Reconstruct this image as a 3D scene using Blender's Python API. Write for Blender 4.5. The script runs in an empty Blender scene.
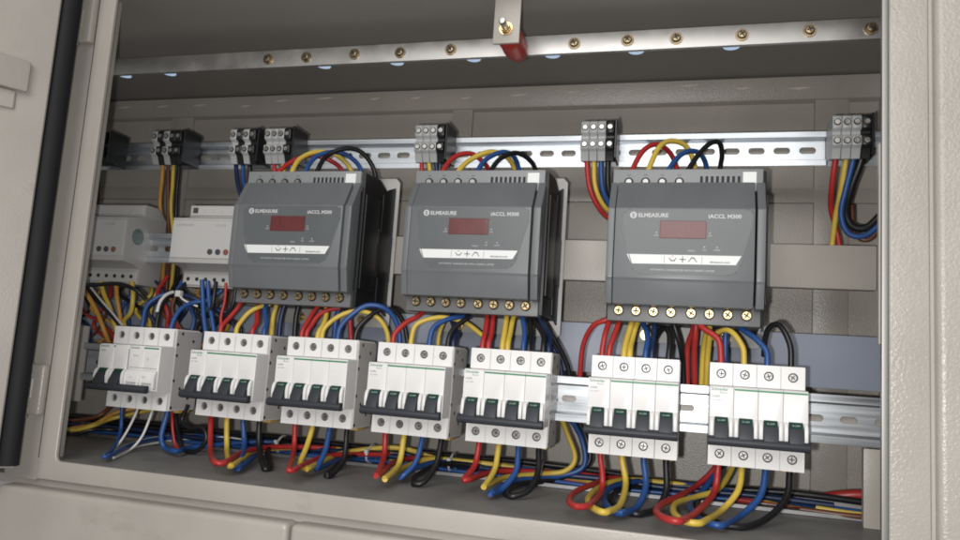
import bpy, bmesh, math, random
from mathutils import Vector, Matrix
random.seed(7)
scene = bpy.context.scene
COL = scene.collection
S = 0.001                                  # everything below is written in millimetres

# ------------------------------------------------------------------ camera
F_PX, CAM, YAW, PITCH, ROLL = 751.0, Vector((476.1, -642.3, 68.5)), math.radians(15.874), math.radians(7.009), math.radians(-3.818)
ROT = Matrix.Rotation(YAW, 3, 'Z') @ Matrix.Rotation(PITCH, 3, 'X') @ Matrix.Rotation(ROLL, 3, 'Y')
cam = bpy.data.objects.new('camera', bpy.data.cameras.new('camera'))
COL.objects.link(cam)
cam.data.sensor_width = 36.0
cam.data.lens = F_PX / 960.0 * 36.0
cam.data.clip_start = 0.01
cam.data.clip_end = 50.0
cam.matrix_world = Matrix.Translation(CAM * S) @ (ROT @ Matrix.Rotation(math.pi / 2, 3, 'X')).to_4x4()
scene.camera = cam

# ------------------------------------------------------------------ light and exposure
world = bpy.data.worlds.new('World')
scene.world = world
world.use_nodes = True
world.node_tree.nodes['Background'].inputs[0].default_value = (1.0, 0.97, 0.94, 1)
world.node_tree.nodes['Background'].inputs[1].default_value = 0.20

def lamp(name, kind, loc, power, color, size=None, target=None):
    d = bpy.data.lights.new(name, kind)
    d.energy = power
    d.color = color
    if kind == 'AREA':
        d.size = size
    else:
        d.shadow_soft_size = size
    o = bpy.data.objects.new(name, d)
    COL.objects.link(o)
    o.location = Vector(loc) * S
    if target is not None:
        o.rotation_euler = (Vector(target) - Vector(loc)).to_track_quat('-Z', 'Y').to_euler()
    return o

lamp('phone_flash', 'POINT', (454, -646, 58), 8.8, (1.0, 0.985, 0.965), 0.005)
lamp('ceiling_lamp', 'AREA', (330, -1700, 900), 18, (1.0, 0.975, 0.95), 1.1, (350, 0, 100))

scene.view_settings.view_transform = 'Standard'
scene.view_settings.look = 'None'
scene.view_settings.exposure = 0.0
scene.view_settings.gamma = 1.0
scene.cycles.use_denoising = True
scene.cycles.max_bounces = 8
scene.cycles.filter_width = 1.8

def at(px, py, Y):
    """the point at depth Y (mm) that stands behind pixel (px, py) of the 960 x 540 photograph"""
    d = ROT @ Vector(((px - 480.0) / F_PX, 1.0, -(py - 270.0) / F_PX))
    t = (Y - CAM.y) / d.y
    return CAM + d * t

# ------------------------------------------------------------------ materials
MATS = {}

def mat(name, color, rough=0.5, metal=0.0, bump=None, vary=None, coat=0.0, spec=0.5, emit=None, streak=None, wear=None):
    """bump=(scale, strength, distance_mm)  vary=(scale, amount)  streak=(stretch axis, scale, amount)"""
    m = bpy.data.materials.new(name)
    m.use_nodes = True
    nt = m.node_tree
    b = nt.nodes['Principled BSDF']
    b.inputs['Base Color'].default_value = (*color, 1)
    b.inputs['Roughness'].default_value = rough
    b.inputs['Metallic'].default_value = metal
    b.inputs['Specular IOR Level'].default_value = spec
    b.inputs['Coat Weight'].default_value = coat
    tc = nt.nodes.new('ShaderNodeTexCoord')
    geo = nt.nodes.new('ShaderNodeNewGeometry')
    if vary or streak:
        n = nt.nodes.new('ShaderNodeTexNoise')
        n.inputs['Detail'].default_value = 5
        if streak:
            mp = nt.nodes.new('ShaderNodeMapping')
            mp.inputs['Scale'].default_value = streak[0]
            nt.links.new(geo.outputs['Position'], mp.inputs['Vector'])
            nt.links.new(mp.outputs[0], n.inputs['Vector'])
            sc, am = streak[1], streak[2]
        else:
            nt.links.new(geo.outputs['Position'], n.inputs['Vector'])
            sc, am = vary
        n.inputs['Scale'].default_value = sc
        r = nt.nodes.new('ShaderNodeMapRange')
        r.inputs['From Min'].default_value = 0.3
        r.inputs['From Max'].default_value = 0.7
        r.inputs['To Min'].default_value = 1 - am
        r.inputs['To Max'].default_value = 1 + am
        nt.links.new(n.outputs['Fac'], r.inputs['Value'])
        mul = nt.nodes.new('ShaderNodeMix')
        mul.data_type = 'RGBA'
        mul.blend_type = 'MULTIPLY'
        mul.inputs[0].default_value = 1.0
        mul.inputs[6].default_value = (*color, 1)
        nt.links.new(r.outputs[0], mul.inputs[7])
        nt.links.new(mul.outputs[2], b.inputs['Base Color'])
        rr = nt.nodes.new('ShaderNodeMapRange')
        rr.inputs['From Min'].default_value = 0.3
        rr.inputs['From Max'].default_value = 0.7
        rr.inputs['To Min'].default_value = max(0.03, rough * (1 - am))
        rr.inputs['To Max'].default_value = min(1.0, rough * (1 + am * 1.5))
        nt.links.new(n.outputs['Fac'], rr.inputs['Value'])
        nt.links.new(rr.outputs[0], b.inputs['Roughness'])
    if bump:
        n2 = nt.nodes.new('ShaderNodeTexNoise')
        n2.inputs['Scale'].default_value = bump[0]
        n2.inputs['Detail'].default_value = 2
        nt.links.new(geo.outputs['Position'], n2.inputs['Vector'])
        bp = nt.nodes.new('ShaderNodeBump')
        bp.inputs['Strength'].default_value = bump[1]
        bp.inputs['Distance'].default_value = bump[2] * S
        nt.links.new(n2.outputs['Fac'], bp.inputs['Height'])
        nt.links.new(bp.outputs[0], b.inputs['Normal'])
    if wear:                                   # sparse rubbed marks and grime with a shape of their own: (scale, stretch, colour, amount)
        src = b.inputs['Base Color'].links[0].from_socket
        mp2 = nt.nodes.new('ShaderNodeMapping')
        mp2.inputs['Scale'].default_value = wear[1]
        nt.links.new(geo.outputs['Position'], mp2.inputs['Vector'])
        n3 = nt.nodes.new('ShaderNodeTexNoise')
        n3.inputs['Scale'].default_value = wear[0]
        n3.inputs['Detail'].default_value = 9
        n3.inputs['Roughness'].default_value = 0.7
        nt.links.new(mp2.outputs[0], n3.inputs['Vector'])
        r3 = nt.nodes.new('ShaderNodeMapRange')
        r3.inputs['From Min'].default_value = 0.60
        r3.inputs['From Max'].default_value = 0.74
        r3.inputs['To Max'].default_value = wear[3]
        nt.links.new(n3.outputs['Fac'], r3.inputs['Value'])
        mx = nt.nodes.new('ShaderNodeMix')
        mx.data_type = 'RGBA'
        mx.inputs[7].default_value = (*wear[2], 1)
        nt.links.new(r3.outputs[0], mx.inputs[0])
        nt.links.new(src, mx.inputs[6])
        nt.links.new(mx.outputs[2], b.inputs['Base Color'])
    if emit:
        b.inputs['Emission Color'].default_value = (*emit[0], 1)
        b.inputs['Emission Strength'].default_value = emit[1]
    MATS[name] = m
    return m


mat('powder_coat', (0.405, 0.378, 0.342), 0.29, bump=(560, 0.8, 0.55), vary=(14, 0.07), wear=(22, (1, 1, .35), (0.27, 0.24, 0.21), .5))
mat('powder_smooth', (0.395, 0.368, 0.333), 0.36, bump=(480, 0.35, 0.35), vary=(14, 0.07), wear=(20, (.6, 1, 1), (0.27, 0.24, 0.21), .5))
mat('back_paint', (0.375, 0.345, 0.308), 0.32, bump=(650, 0.75, 0.45), vary=(12, 0.08), wear=(26, (1, 1, 1), (0.48, 0.44, 0.39), .5))
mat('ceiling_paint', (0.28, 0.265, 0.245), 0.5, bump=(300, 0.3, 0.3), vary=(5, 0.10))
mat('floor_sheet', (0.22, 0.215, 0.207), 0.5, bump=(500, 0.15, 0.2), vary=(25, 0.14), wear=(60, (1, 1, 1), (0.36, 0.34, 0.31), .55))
mat('light_streak_paint', (0.62, 0.57, 0.50), 0.5)  # pale tone standing for light that falls on the top flange
mat('blue_grey_paint', (0.30, 0.33, 0.41), 0.42, bump=(400, 0.15, 0.2), vary=(14, 0.06))
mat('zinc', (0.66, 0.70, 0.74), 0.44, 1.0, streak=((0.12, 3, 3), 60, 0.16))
mat('sealant', (0.10, 0.09, 0.08), 0.8, bump=(900, 1.0, 1.0))
mat('edge_metal', (0.33, 0.32, 0.31), 0.5, 0.7)
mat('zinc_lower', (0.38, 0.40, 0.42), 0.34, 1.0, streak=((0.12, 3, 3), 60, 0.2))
mat('aluminium', (0.66, 0.65, 0.63), 0.46, 1.0, vary=(45, 0.10), bump=(250, 0.08, 0.2))
mat('tray_steel', (0.30, 0.30, 0.30), 0.5, 1.0, vary=(40, 0.15))
mat('plate_steel', (0.40, 0.395, 0.38), 0.42, 0.0, vary=(40, 0.15))
mat('mcb_screw', (0.36, 0.355, 0.35), 0.42, 1.0, vary=(300, 0.2))
mat('screw_steel', (0.50, 0.49, 0.47), 0.38, 1.0, vary=(300, 0.2))
mat('brass', (0.72, 0.55, 0.30), 0.28, 1.0, vary=(300, 0.2))
mat('bolt_bronze', (0.36, 0.29, 0.19), 0.34, 1.0, vary=(300, 0.25))
mat('slot_grey', (0.07, 0.068, 0.066), 0.6)
mat('slot_dark', (0.02, 0.02, 0.02), 0.7)
mat('breaker_white', (0.80, 0.792, 0.785), 0.38, bump=(1500, 0.05, 0.1), vary=(60, 0.02), wear=(70, (1, 1, 1), (0.62, 0.59, 0.54), .35))
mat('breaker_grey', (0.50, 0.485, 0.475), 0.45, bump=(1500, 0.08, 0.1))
mat('toggle_dark', (0.036, 0.041, 0.050), 0.5, spec=0.35, bump=(900, 0.05, 0.1))
mat('green_print', (0.03, 0.22, 0.10), 0.45)
mat('toggle_green', (0.010, 0.050, 0.034), 0.6, spec=0.25)
mat('grey_print', (0.28, 0.28, 0.29), 0.5)
mat('dark_print', (0.06, 0.06, 0.065), 0.5)
mat('white_print', (0.56, 0.57, 0.58), 0.4)
mat('red_print', (0.60, 0.10, 0.08), 0.4)
mat('meter_grey', (0.150, 0.161, 0.169), 0.34, bump=(1200, 0.10, 0.15), vary=(30, 0.05), wear=(55, (1, 1, 1), (0.22, 0.22, 0.21), .35))
mat('meter_label', (0.118, 0.129, 0.136), 0.28, vary=(30, 0.04), wear=(50, (1, 1, 1), (0.20, 0.20, 0.20), .35))
mat('meter_upper', (0.24, 0.25, 0.26), 0.4, bump=(1200, 0.10, 0.15))
mat('meter_flange', (0.15, 0.155, 0.158), 0.42, bump=(1200, 0.10, 0.15))
mat('meter_black', (0.012, 0.013, 0.014), 0.42, spec=0.35, bump=(700, 0.05, 0.1))
mat('display_red', (0.13, 0.030, 0.032), 0.30, coat=0.25, vary=(60, .15))
mat('relay_plate', (0.50, 0.495, 0.485), 0.42)
mat('sticker_white', (0.80, 0.82, 0.81), 0.4)
mat('relay_white', (0.44, 0.43, 0.42), 0.42, bump=(1500, 0.05, 0.1))
mat('relay_button', (0.22, 0.09, 0.07), 0.4)
mat('relay_dot', (0.12, 0.17, 0.16), 0.3)
mat('terminal_grey', (0.40, 0.41, 0.41), 0.45)
mat('terminal_black', (0.012, 0.013, 0.014), 0.38)
mat('rubber', (0.010, 0.010, 0.011), 0.6, spec=0.25, bump=(300, 0.15, 0.3))
mat('insulator_red', (0.42, 0.035, 0.025), 0.32, bump=(500, 0.08, 0.2))
mat('tie_white', (0.62, 0.62, 0.60), 0.4)
mat('clip_yellow', (0.62, 0.42, 0.10), 0.4)
mat('daylight', (0.7, 0.85, 1.0), 0.5, emit=((0.55, 0.74, 1.0), 0.5))
WIRE = {'red': (0.40, 0.028, 0.026), 'yellow': (0.62, 0.45, 0.07), 'blue': (0.020, 0.075, 0.25), 'black': (0.010, 0.010, 0.011),
        'dark_blue': (0.010, 0.022, 0.07), 'white': (0.62, 0.61, 0.59), 'brown': (0.13, 0.045, 0.02), 'orange': (0.55, 0.28, 0.05)}
for k, v in WIRE.items():
    mat('wire_' + k, v, 0.40, bump=(900, 0.05, 0.1), vary=(120, 0.06))

# ------------------------------------------------------------------ mesh helpers
class MB:
    def __init__(self):
        self.bm = bmesh.new()
    def box(self, x0, x1, y0, y1, z0, z1):
        v = [self.bm.verts.new((x * S, y * S, z * S)) for x in (x0, x1) for y in (y0, y1) for z in (z0, z1)]
        for f in ((0, 1, 3, 2), (4, 6, 7, 5), (0, 4, 5, 1), (2, 3, 7, 6), (0, 2, 6, 4), (1, 5, 7, 3)):
            self.bm.faces.new([v[i] for i in f])
        return self
    def prism(self, poly, a0, a1, axis='x'):
        """poly in the plane across the axis: x -> (y,z), y -> (x,z), z -> (x,y)"""
        def p(q, a):
            return {'x': (a, q[0], q[1]), 'y': (q[0], a, q[1]), 'z': (q[0], q[1], a)}[axis]
        A = [self.bm.verts.new(Vector(p(q, a0)) * S) for q in poly]
        B = [self.bm.verts.new(Vector(p(q, a1)) * S) for q in poly]
        n = len(poly)
        self.bm.faces.new(A[::-1])
        self.bm.faces.new(B)
        for i in range(n):
            self.bm.faces.new((A[i], A[(i + 1) % n], B[(i + 1) % n], B[i]))
        return self
    def cyl(self, c, r, h, axis='y', n=16, r2=None):
        """cylinder from c along +axis by h"""
        r2 = r if r2 is None else r2
        def p(a, rr, t):
            u, w = rr * math.cos(a), rr * math.sin(a)
            return {'x': (c[0] + t, c[1] + u, c[2] + w), 'y': (c[0] + u, c[1] + t, c[2] + w), 'z': (c[0] + u, c[1] + w, c[2] + t)}[axis]
        A = [self.bm.verts.new(Vector(p(2 * math.pi * i / n, r, 0)) * S) for i in range(n)]
        B = [self.bm.verts.new(Vector(p(2 * math.pi * i / n, r2, h)) * S) for i in range(n)]
        self.bm.faces.new(A[::-1])
        self.bm.faces.new(B)
        for i in range(n):
            self.bm.faces.new((A[i], A[(i + 1) % n], B[(i + 1) % n], B[i]))
        return self
    def hole_plate(self, x0, x1, z0, z1, y0, y1, holes, bottom=False):
        """plate in XZ from y0 (front) to y1 split into cells, each with one stadium hole (cx, cz, half_len, r)"""
        xs = [x0]
        for i in range(len(holes) - 1):
            xs.append((holes[i][0] + holes[i + 1][0]) / 2)
        xs.append(x1)
        for i, (cx, cz, hl, r) in enumerate(holes):
            a, b = xs[i], xs[i + 1]
            N = 20
            inner, outer = [], []
            for k in range(N):
                t = 2 * math.pi * (k + 0.5) / N
                ix = cx + r * math.cos(t) + (hl if math.cos(t) > 0 else -hl)
                iz = cz + r * math.sin(t)
                inner.append((ix, iz))
                dx, dz = math.cos(t), math.sin(t)
                # square map of the angle on the cell border
                m = max(abs(dx), abs(dz))
                ux, uz = dx / m, dz / m
                ox = cx + (ux * (b - cx) if ux > 0 else ux * (cx - a))
                oz = cz + (uz * (z1 - cz) if uz > 0 else uz * (cz - z0))
                outer.append((ox, oz))
            for q in ((a, z0), (a, z1), (b, z0), (b, z1)):
                j = min(range(N), key=lambda k: (outer[k][0] - q[0]) ** 2 + (outer[k][1] - q[1]) ** 2)
                outer[j] = q
            rings = [[self.bm.verts.new((p[0] * S, y * S, p[1] * S)) for p in ring] for ring, y in
                     ((outer, y0), (inner, y0), (inner, y1), (outer, y1))]
            for p, q in ((0, 1), (1, 2), (2, 3)):
                for k in range(N):
                    self.bm.faces.new((rings[p][k], rings[p][(k + 1) % N], rings[q][(k + 1) % N], rings[q][k]))
        return self
    def tube(self, pts, r, n=10):
        pts = [Vector(p) for p in pts]
        t0 = (pts[1] - pts[0]).normalized()
        up = Vector((0, 0, 1)) if abs(t0.z) < 0.9 else Vector((0, 1, 0))
        nrm = t0.cross(up).normalized()
        rings = []
        for i, p in enumerate(pts):
            t = (pts[min(i + 1, len(pts) - 1)] - pts[max(i - 1, 0)]).normalized()
            nrm = (nrm - t * nrm.dot(t)).normalized()
            bi = t.cross(nrm)
            rings.append([self.bm.verts.new((p + (nrm * math.cos(2 * math.pi * k / n) + bi * math.sin(2 * math.pi * k / n)) * r) * S) for k in range(n)])
        for a, b in zip(rings, rings[1:]):
            for k in range(n):
                self.bm.faces.new((a[k], a[(k + 1) % n], b[(k + 1) % n], b[k]))
        self.bm.faces.new(rings[0][::-1])
        self.bm.faces.new(rings[-1])
        return self
    def bevel(self, w, seg=1, angle=30):
        self.bm.normal_update()
        es = [e for e in self.bm.edges if len(e.link_faces) == 2 and e.calc_face_angle(0) > math.radians(angle)]
        bmesh.ops.bevel(self.bm, geom=es, offset=w * S, segments=seg, affect='EDGES', clamp_overlap=True, profile=0.6)
        return self
    def mesh(self, name, material, smooth=35):
        bmesh.ops.recalc_face_normals(self.bm, faces=self.bm.faces)
        me = bpy.data.meshes.new(name)
        self.bm.to_mesh(me)
        self.bm.free()
        me.materials.append(MATS[material])
        if smooth:
            me.shade_smooth()
            me.set_sharp_from_angle(angle=math.radians(smooth))
        return me
    def build(self, name, material, parent=None, loc=None, smooth=35):
        return put(name, self.mesh(name, material, smooth), parent, loc)

def put(name, me, parent=None, loc=None):
    o = bpy.data.objects.new(name, me)
    COL.objects.link(o)
    if parent is not None:
        o.parent = parent
    if loc is not None:
        o.location = Vector(loc) * S
    return o

def tag(o, label=None, cat=None, group=None, kind=None):
    for k, v in (('label', label), ('category', cat), ('group', group), ('kind', kind)):
        if v:
            o[k] = v
    return o

def thing(name, label, cat, loc=(0, 0, 0), group=None):
    o = bpy.data.objects.new(name, None)
    COL.objects.link(o)
    o.empty_display_size = 0.01
    o.location = Vector(loc) * S
    return tag(o, label, cat, group, 'thing')

def copy_tree(o, parent=None):
    c = o.copy()
    COL.objects.link(c)
    c.parent = parent
    for ch in [x for x in bpy.data.objects if x.parent == o]:
        copy_tree(ch, c)
    return c

TEXTS = {}
def text(name, body, size, material, parent, loc, align='LEFT', sx=1.0, bold=0.0):
    """flat print facing -Y: its base line starts at loc (mm)"""
    key = (body, size, material, align, sx, bold)
    if key not in TEXTS:
        cu = bpy.data.curves.new('print', 'FONT')
        cu.body = body
        cu.size = size * S
        cu.align_x = align
        cu.offset = bold * S
        cu.extrude = 0.00003
        cu.resolution_u = 2
        ob = bpy.data.objects.new('print', cu)
        COL.objects.link(ob)
        dg = bpy.context.evaluated_depsgraph_get()
        me = bpy.data.meshes.new_from_object(ob.evaluated_get(dg))
        bpy.data.objects.remove(ob)
        me.transform(Matrix.Rotation(math.pi / 2, 4, 'X') @ Matrix.Diagonal((sx, 1, 1, 1)))
        me.materials.clear()
        me.materials.append(MATS[material])
        TEXTS[key] = me
    return put(name, TEXTS[key], parent, loc)

def spline(ctrl, step=3.0):
    """centripetal-ish Catmull-Rom through the control points"""
    P = [Vector(p) for p in ctrl]
    P = [P[0] * 2 - P[1]] + P + [P[-1] * 2 - P[-2]]
    out = []
    for i in range(1, len(P) - 2):
        a, b, c, d = P[i - 1:i + 3]
        n = max(2, min(14, int((c - b).length / step)))
        for k in range(n):
            t = k / n
            out.append(0.5 * ((2 * b) + (c - a) * t + (2 * a - 5 * b + 4 * c - d) * t * t + (3 * b - a - 3 * c + d) * t ** 3))
    out.append(P[-2])
    return out

def screw_mesh(name, r, h, material, n=18):
    m = MB().cyl((0, -h, 0), r * 0.86, 0.35 * h, n=n, r2=r)
    m.cyl((0, -h + 0.35 * h, 0), r, 0.65 * h, n=n)
    return m.mesh(name, material)

def cross_mesh(name, r, y, material='slot_dark', ang=0.5):
    m = MB()
    for a in (ang, ang + math.pi / 2):
        c, s = math.cos(a), math.sin(a)
        w, L = r * 0.15, r * 0.72
        m.prism([(L * c - w * s, L * s + w * c), (L * c + w * s, L * s - w * c), (-L * c + w * s, -L * s - w * c), (-L * c - w * s, -L * s + w * c)], y - 0.06 - 0.02 * a, y + 0.2, 'y')
    return m.mesh(name, material, 0)

# ------------------------------------------------------------------ cabinet
cab = thing('switchgear_cabinet', 'beige powder coated cabinet standing open, with rails and devices inside', 'cabinet')
BACK, CEIL, FLOOR = 200, 396, -42
m = MB().box(-420, 760, BACK, BACK + 3, FLOOR - 5, CEIL + 5); bw = m.build('back_wall', 'back_paint', cab)
# pressed stiffeners proud of the back wall: pans stay recessed between them
for a, b in ((-212, -178), (597, 631), (190, 216)):
    MB().box(a, b, BACK - 5, BACK + 1, FLOOR + 2, 372).bevel(2.2, 2).build('stiffener', 'back_paint', bw)
MB().prism([(BACK + 1, 396.5), (BACK - 14, 394), (BACK - 9, 376), (BACK - 7, 371), (BACK + 1, 368)], -418, 758).bevel(1.5, 2).build('top_flange', 'back_paint', bw)
MB().box(-415, 755, BACK - 4.4, BACK + 1, 258, 274).bevel(1.5, 2).build('stiffener', 'back_paint', bw)
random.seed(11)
for k in range(15):  # streaks of light from the ceiling holes, painted on as thin pale slivers
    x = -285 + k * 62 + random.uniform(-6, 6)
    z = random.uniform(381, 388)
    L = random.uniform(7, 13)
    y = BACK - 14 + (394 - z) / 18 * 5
    MB().prism([(x - L, z - .2), (x, z - 1.0), (x + L, z + .8), (x + L * .8, z + 1.5), (x - L * .4, z + .8)], y - .35, y + .8, 'y').build('painted_light_streak', 'light_streak_paint', bw)
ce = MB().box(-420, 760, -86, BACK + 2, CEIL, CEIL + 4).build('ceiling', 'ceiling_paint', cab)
for x in (-216, -150, 60, 150, 240, 327, 414, 507):
    MB().cyl((x, 106, CEIL - 0.6), 8.0, 0.5, 'z', 24).build('knockout_hole', 'daylight', ce)
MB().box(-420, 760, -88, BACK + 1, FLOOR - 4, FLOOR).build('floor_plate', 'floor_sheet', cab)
MB().box(-423, -420, -60, BACK, FLOOR, CEIL).build('side_wall', 'back_paint', cab)
MB().box(660, 663, -60, BACK, FLOOR, CEIL).build('side_wall', 'back_paint', cab)
# front frame
MB().prism([(-72, 470), (-54, 470), (-54, -36.5), (-52.6, -40), (-49, -41.3), (602, -41.3), (602, -58), (-72, -58)], -92, -88, 'y').bevel(1.3, 3).build('front_frame', 'powder_smooth', cab)
MB().tube([Vector((-72.9, -90.6, z)) for z in range(-40, 470, 6)], .75, 6).build('sealant_seam', 'sealant', cab)
MB().box(-110, -73.6, -90, -62, -60, 470).bevel(1.5, 2).build('post', 'powder_smooth', cab)
MB().box(602.6, 627, -92, -86, -160, 470).bevel(2.0, 3).build('post', 'powder_coat', cab)
MB().box(628, 700, -87, -80, -160, 470).build('post_return', 'powder_coat', cab)
MB().prism([(627.05, -91), (627.05, -80), (633, -80), (633, -91)], -160, 470, 'z').build('joint', 'powder_smooth', cab)
MB().box(598.4, 602.4, -91, -86, -160, 470).bevel(0.8, 2).build('edge_strip', 'edge_metal', cab)
MB().box(597.0, 598.3, -89, -84, 98, 236).bevel(0.5, 1).build('latch_plate', 'powder_smooth', cab)
MB().box(-300, 640, -84, -66, -66, -58.5).build('sill_groove', 'powder_smooth', cab)

# hinges on the left post
for z0, z1 in ((342, 410), (-3, 41)):
    h = MB().box(-91, -73.4, -98, -90.3, z0, z1).bevel(2.0, 3).build('hinge', 'powder_coat', cab)
    MB().cyl((-87.5, -97.5, z0 - 4), 2.6, z1 - z0 + 5, 'z', 14).bevel(0.4, 1).build('pin', 'screw_steel', h)
    zc = z0 + 22
    MB().box(-86.5, -82.5, -99.4, -97.6, zc - 8, zc + 10).bevel(0.4, 1).build('lug', 'powder_smooth', h)

# open door on the left
door = thing('cabinet_door', 'beige door standing open at the left with black rubber gasket', 'door', (-69, -117, 0))
door.rotation_euler = (0, 0, math.radians(52))        # local -X runs out along the door
MB().box(-420, -1, 1.8, 4, -46, 520).bevel(1.2, 2).build('door_sheet', 'powder_smooth', door)
gp = []
for a in range(9):
    t = math.pi * a / 8
    gp.append((-6.2 + 8.2 * math.cos(t), 1.5 - 4.5 * math.sin(t)))
MB().prism([(p[0], p[1]) for p in gp], -44, 500, 'z').build('gasket', 'rubber', door)
MB().box(-420, -15.0, -3, 1.6, -44, 500).bevel(1.8, 3).build('door_pan', 'powder_smooth', door)
MB().prism([(-150, -3.2), (-31, -3.2), (-31, -9), (-150, -34)], 274, 302, 'z').bevel(2.5, 2).build('document_pocket', 'powder_smooth', door)
MB().prism([(-150, -3.2), (-38, -3.2), (-40, -6), (-150, -20)], 258, 273.6, 'z').bevel(2.0, 2).build('pocket_bracket', 'powder_smooth', door)

# doors below and at the right
for x0, x1, lab in ((-96, 185, 'beige lower door under the left half of the sill'), (187.5, 620, 'beige lower door under the right half of the sill')):
    d = thing('compartment_door', lab, 'door', (x0, -108, -240), 'doors below the sill')
    MB().box(0, x1 - x0, 0, 18, 0, 177).bevel(5.0, 4).build('door_sheet', 'powder_smooth', d)
    MB().box(3, x1 - x0 - 3, 18.2, 22, 4, 172).build('door_frame', 'powder_smooth', d)
rd = thing('side_door', 'beige door edge at the right margin beside the grey post', 'door', (629.2, -99, -240))
MB().box(0, 90, 0, 40, 0, 760).bevel(5.0, 4).build('door_sheet', 'powder_coat', rd)
MB().box(1.5, 88, 40.2, 46, 4, 752).build('door_frame', 'powder_smooth', rd)

# ------------------------------------------------------------------ bus bar, hanger
bus = thing('earth_bus_bar', 'long bare metal bus bar with bolts under the ceiling', 'bus bar', (0, 10, 355))
MB().box(-205, 640, 0, 4.5, 0, 18.5).bevel(0.7, 2).build('bar', 'aluminium', bus)
bolt_cache = {}
for x in (49, 93, 146, 195, 247, 366, 414, 456.5, 511.5, 565.5, 612.5):
    z = 9 + random.uniform(-.8, .8)
    w = MB().cyl((0, -1.2, 0), 5.6, 1.2, 'y', 20).build('washer', 'bolt_bronze', bus, (x, 0, z))
    if not bolt_cache:
        bolt_cache['s'] = MB().cyl((0, -3.8, 0), 3.3, 2.6, 'y', 16, 4.2).bevel(.5, 2).mesh('bolt_head', 'bolt_bronze')
        bolt_cache['c'] = cross_mesh('slot', 3.6, -3.8)
    b = put('bolt', bolt_cache['s'], w)
    c_ = put('slot', bolt_cache['c'], w)
    b.rotation_euler.y = c_.rotation_euler.y = random.uniform(0, 1.5)

hang = thing('hanger_strap', 'beige painted strap hanging from the ceiling with a bolt in it', 'strap', (303, -42, 344))
MB().box(0, 23.5, 0, 3, 0, 90).bevel(.8, 2).build('strap', 'powder_smooth', hang)
MB().cyl((11.5, -1.5, 13), 6, 1.5, 'y', 20).build('washer', 'brass', hang)
MB().cyl((11.5, -6, 13), 4.8, 4.4, 'y', 6).bevel(.4, 1).build('nut', 'brass', hang)
MB().cyl((11.5, -17, 13), 3, 11, 'y', 14).bevel(.6, 2).build('bolt', 'screw_steel', hang)
ins = MB()
prof = [(-39, 8.5), (-36, 9.5), (-31, 11), (-24, 11.5), (-17, 11), (-10, 11.5), (-3, 11), (2, 10), (8, 9), (9.6, 8)]
rings = []
for y, r in prof:
    rings.append([ins.bm.verts.new(Vector((314.5 + r * math.cos(2 * math.pi * k / 28), y, 356 + r * math.sin(2 * math.pi * k / 28))) * S) for k in range(28)])
for a, b in zip(rings, rings[1:]):
    for k in range(28):
        ins.bm.faces.new((a[k], a[(k + 1) % 28], b[(k + 1) % 28], b[k]))
ins.bm.faces.new(rings[0]); ins.bm.faces.new(rings[-1])
tag(ins.build('standoff_insulator', 'insulator_red'), 'red barrel standoff insulator between strap and bus bar', 'insulator')

# ------------------------------------------------------------------ rails
def rail(name, label, x0, x1, y, zc, H, pitch, slot, off, metal='zinc'):
    r = thing(name, label, 'rail', (x0, y, zc), 'mounting rails')
    L = x1 - x0
    h = H / 2
    lip = 5.0 * H / 35
    holes = []
    x = off
    while x < L - 5:
        holes.append((x, 0, slot[0], slot[1])); x += pitch
    MB().hole_plate(0, L, -h + lip + 1.2, h - lip - 1.2, 7.5, 8.7, holes).build('web', metal, r)
    for s in (1, -1):
        # flange: out of the web, then the lip
        pr = [(8.7, s * (h - lip - 1.2)), (1.4, s * (h - lip)), (1.4, s * (h - .6)), (0.2, s * h), (0, s * (h - lip - 1.0)), (7.5, s * (h - lip - 2.6))]
        MB().prism(pr, 0, L).bevel(.25, 1).build('lip', metal, r)
    return r

rail('upper_rail', 'long zinc slotted rail holding the terminal blocks above the meters', -235, 594.5, 104, 290, 33.5, 23.0, (4.2, 3.3), 9)
rail('upper_rail', 'short dark end of zinc rail at the right of the top row', 596, 656, 107, 290, 33.5, 23, (4.2, 3.3), 16)
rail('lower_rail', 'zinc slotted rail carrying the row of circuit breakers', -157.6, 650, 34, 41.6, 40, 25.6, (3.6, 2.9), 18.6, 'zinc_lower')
rail('relay_rail', 'short zinc rail behind the two white relay modules', -200, 40, 62, 172, 33.5, 25, (5.2, 3.1), 11)

# brackets, strips and plates that carry the rails
def bracket(name, label, x0, x1, y0, y1, z0, z1, material, group=None, bev=.8):
    o = MB().box(0, x1 - x0, 0, y1 - y0, 0, z1 - z0).bevel(bev, 2).build(name, material, None, (x0, y0, z0))
    return tag(o, label, 'bracket', group)
p0, p1 = at(64, 400, 46), at(88, 326, 46)
bracket('rail_bracket', 'beige upright bracket behind the left end of the breaker rail', p0.x, p1.x + 2, 45, 48, p0.z, p1.z, 'powder_smooth', 'rail brackets')
bracket('rail_bracket', 'beige upright bracket under the right end of the breaker rail', 613.5, 636, 36, 44, -41.8, 20.5, 'powder_smooth', 'rail brackets')
o = bracket('cross_member', 'wide beige cross strip running behind the grey meters', 0, 638, 106, 118, 157, 198, 'powder_smooth', None, 1.2)
bracket('backing_plate', 'blue grey painted plate behind the breaker wires', -330, 655, 128, 131, 66, 116, 'blue_grey_paint', None)
bracket('rail_backing', 'flat beige bar fixed behind the breaker rail', -128, 646, 46.5, 49, 30, 53, 'powder_smooth')
bracket('rail_backing', 'flat beige bar fixed behind the upper terminal rail', -230, 650, 119.5, 122, 279, 301, 'powder_smooth')

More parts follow.
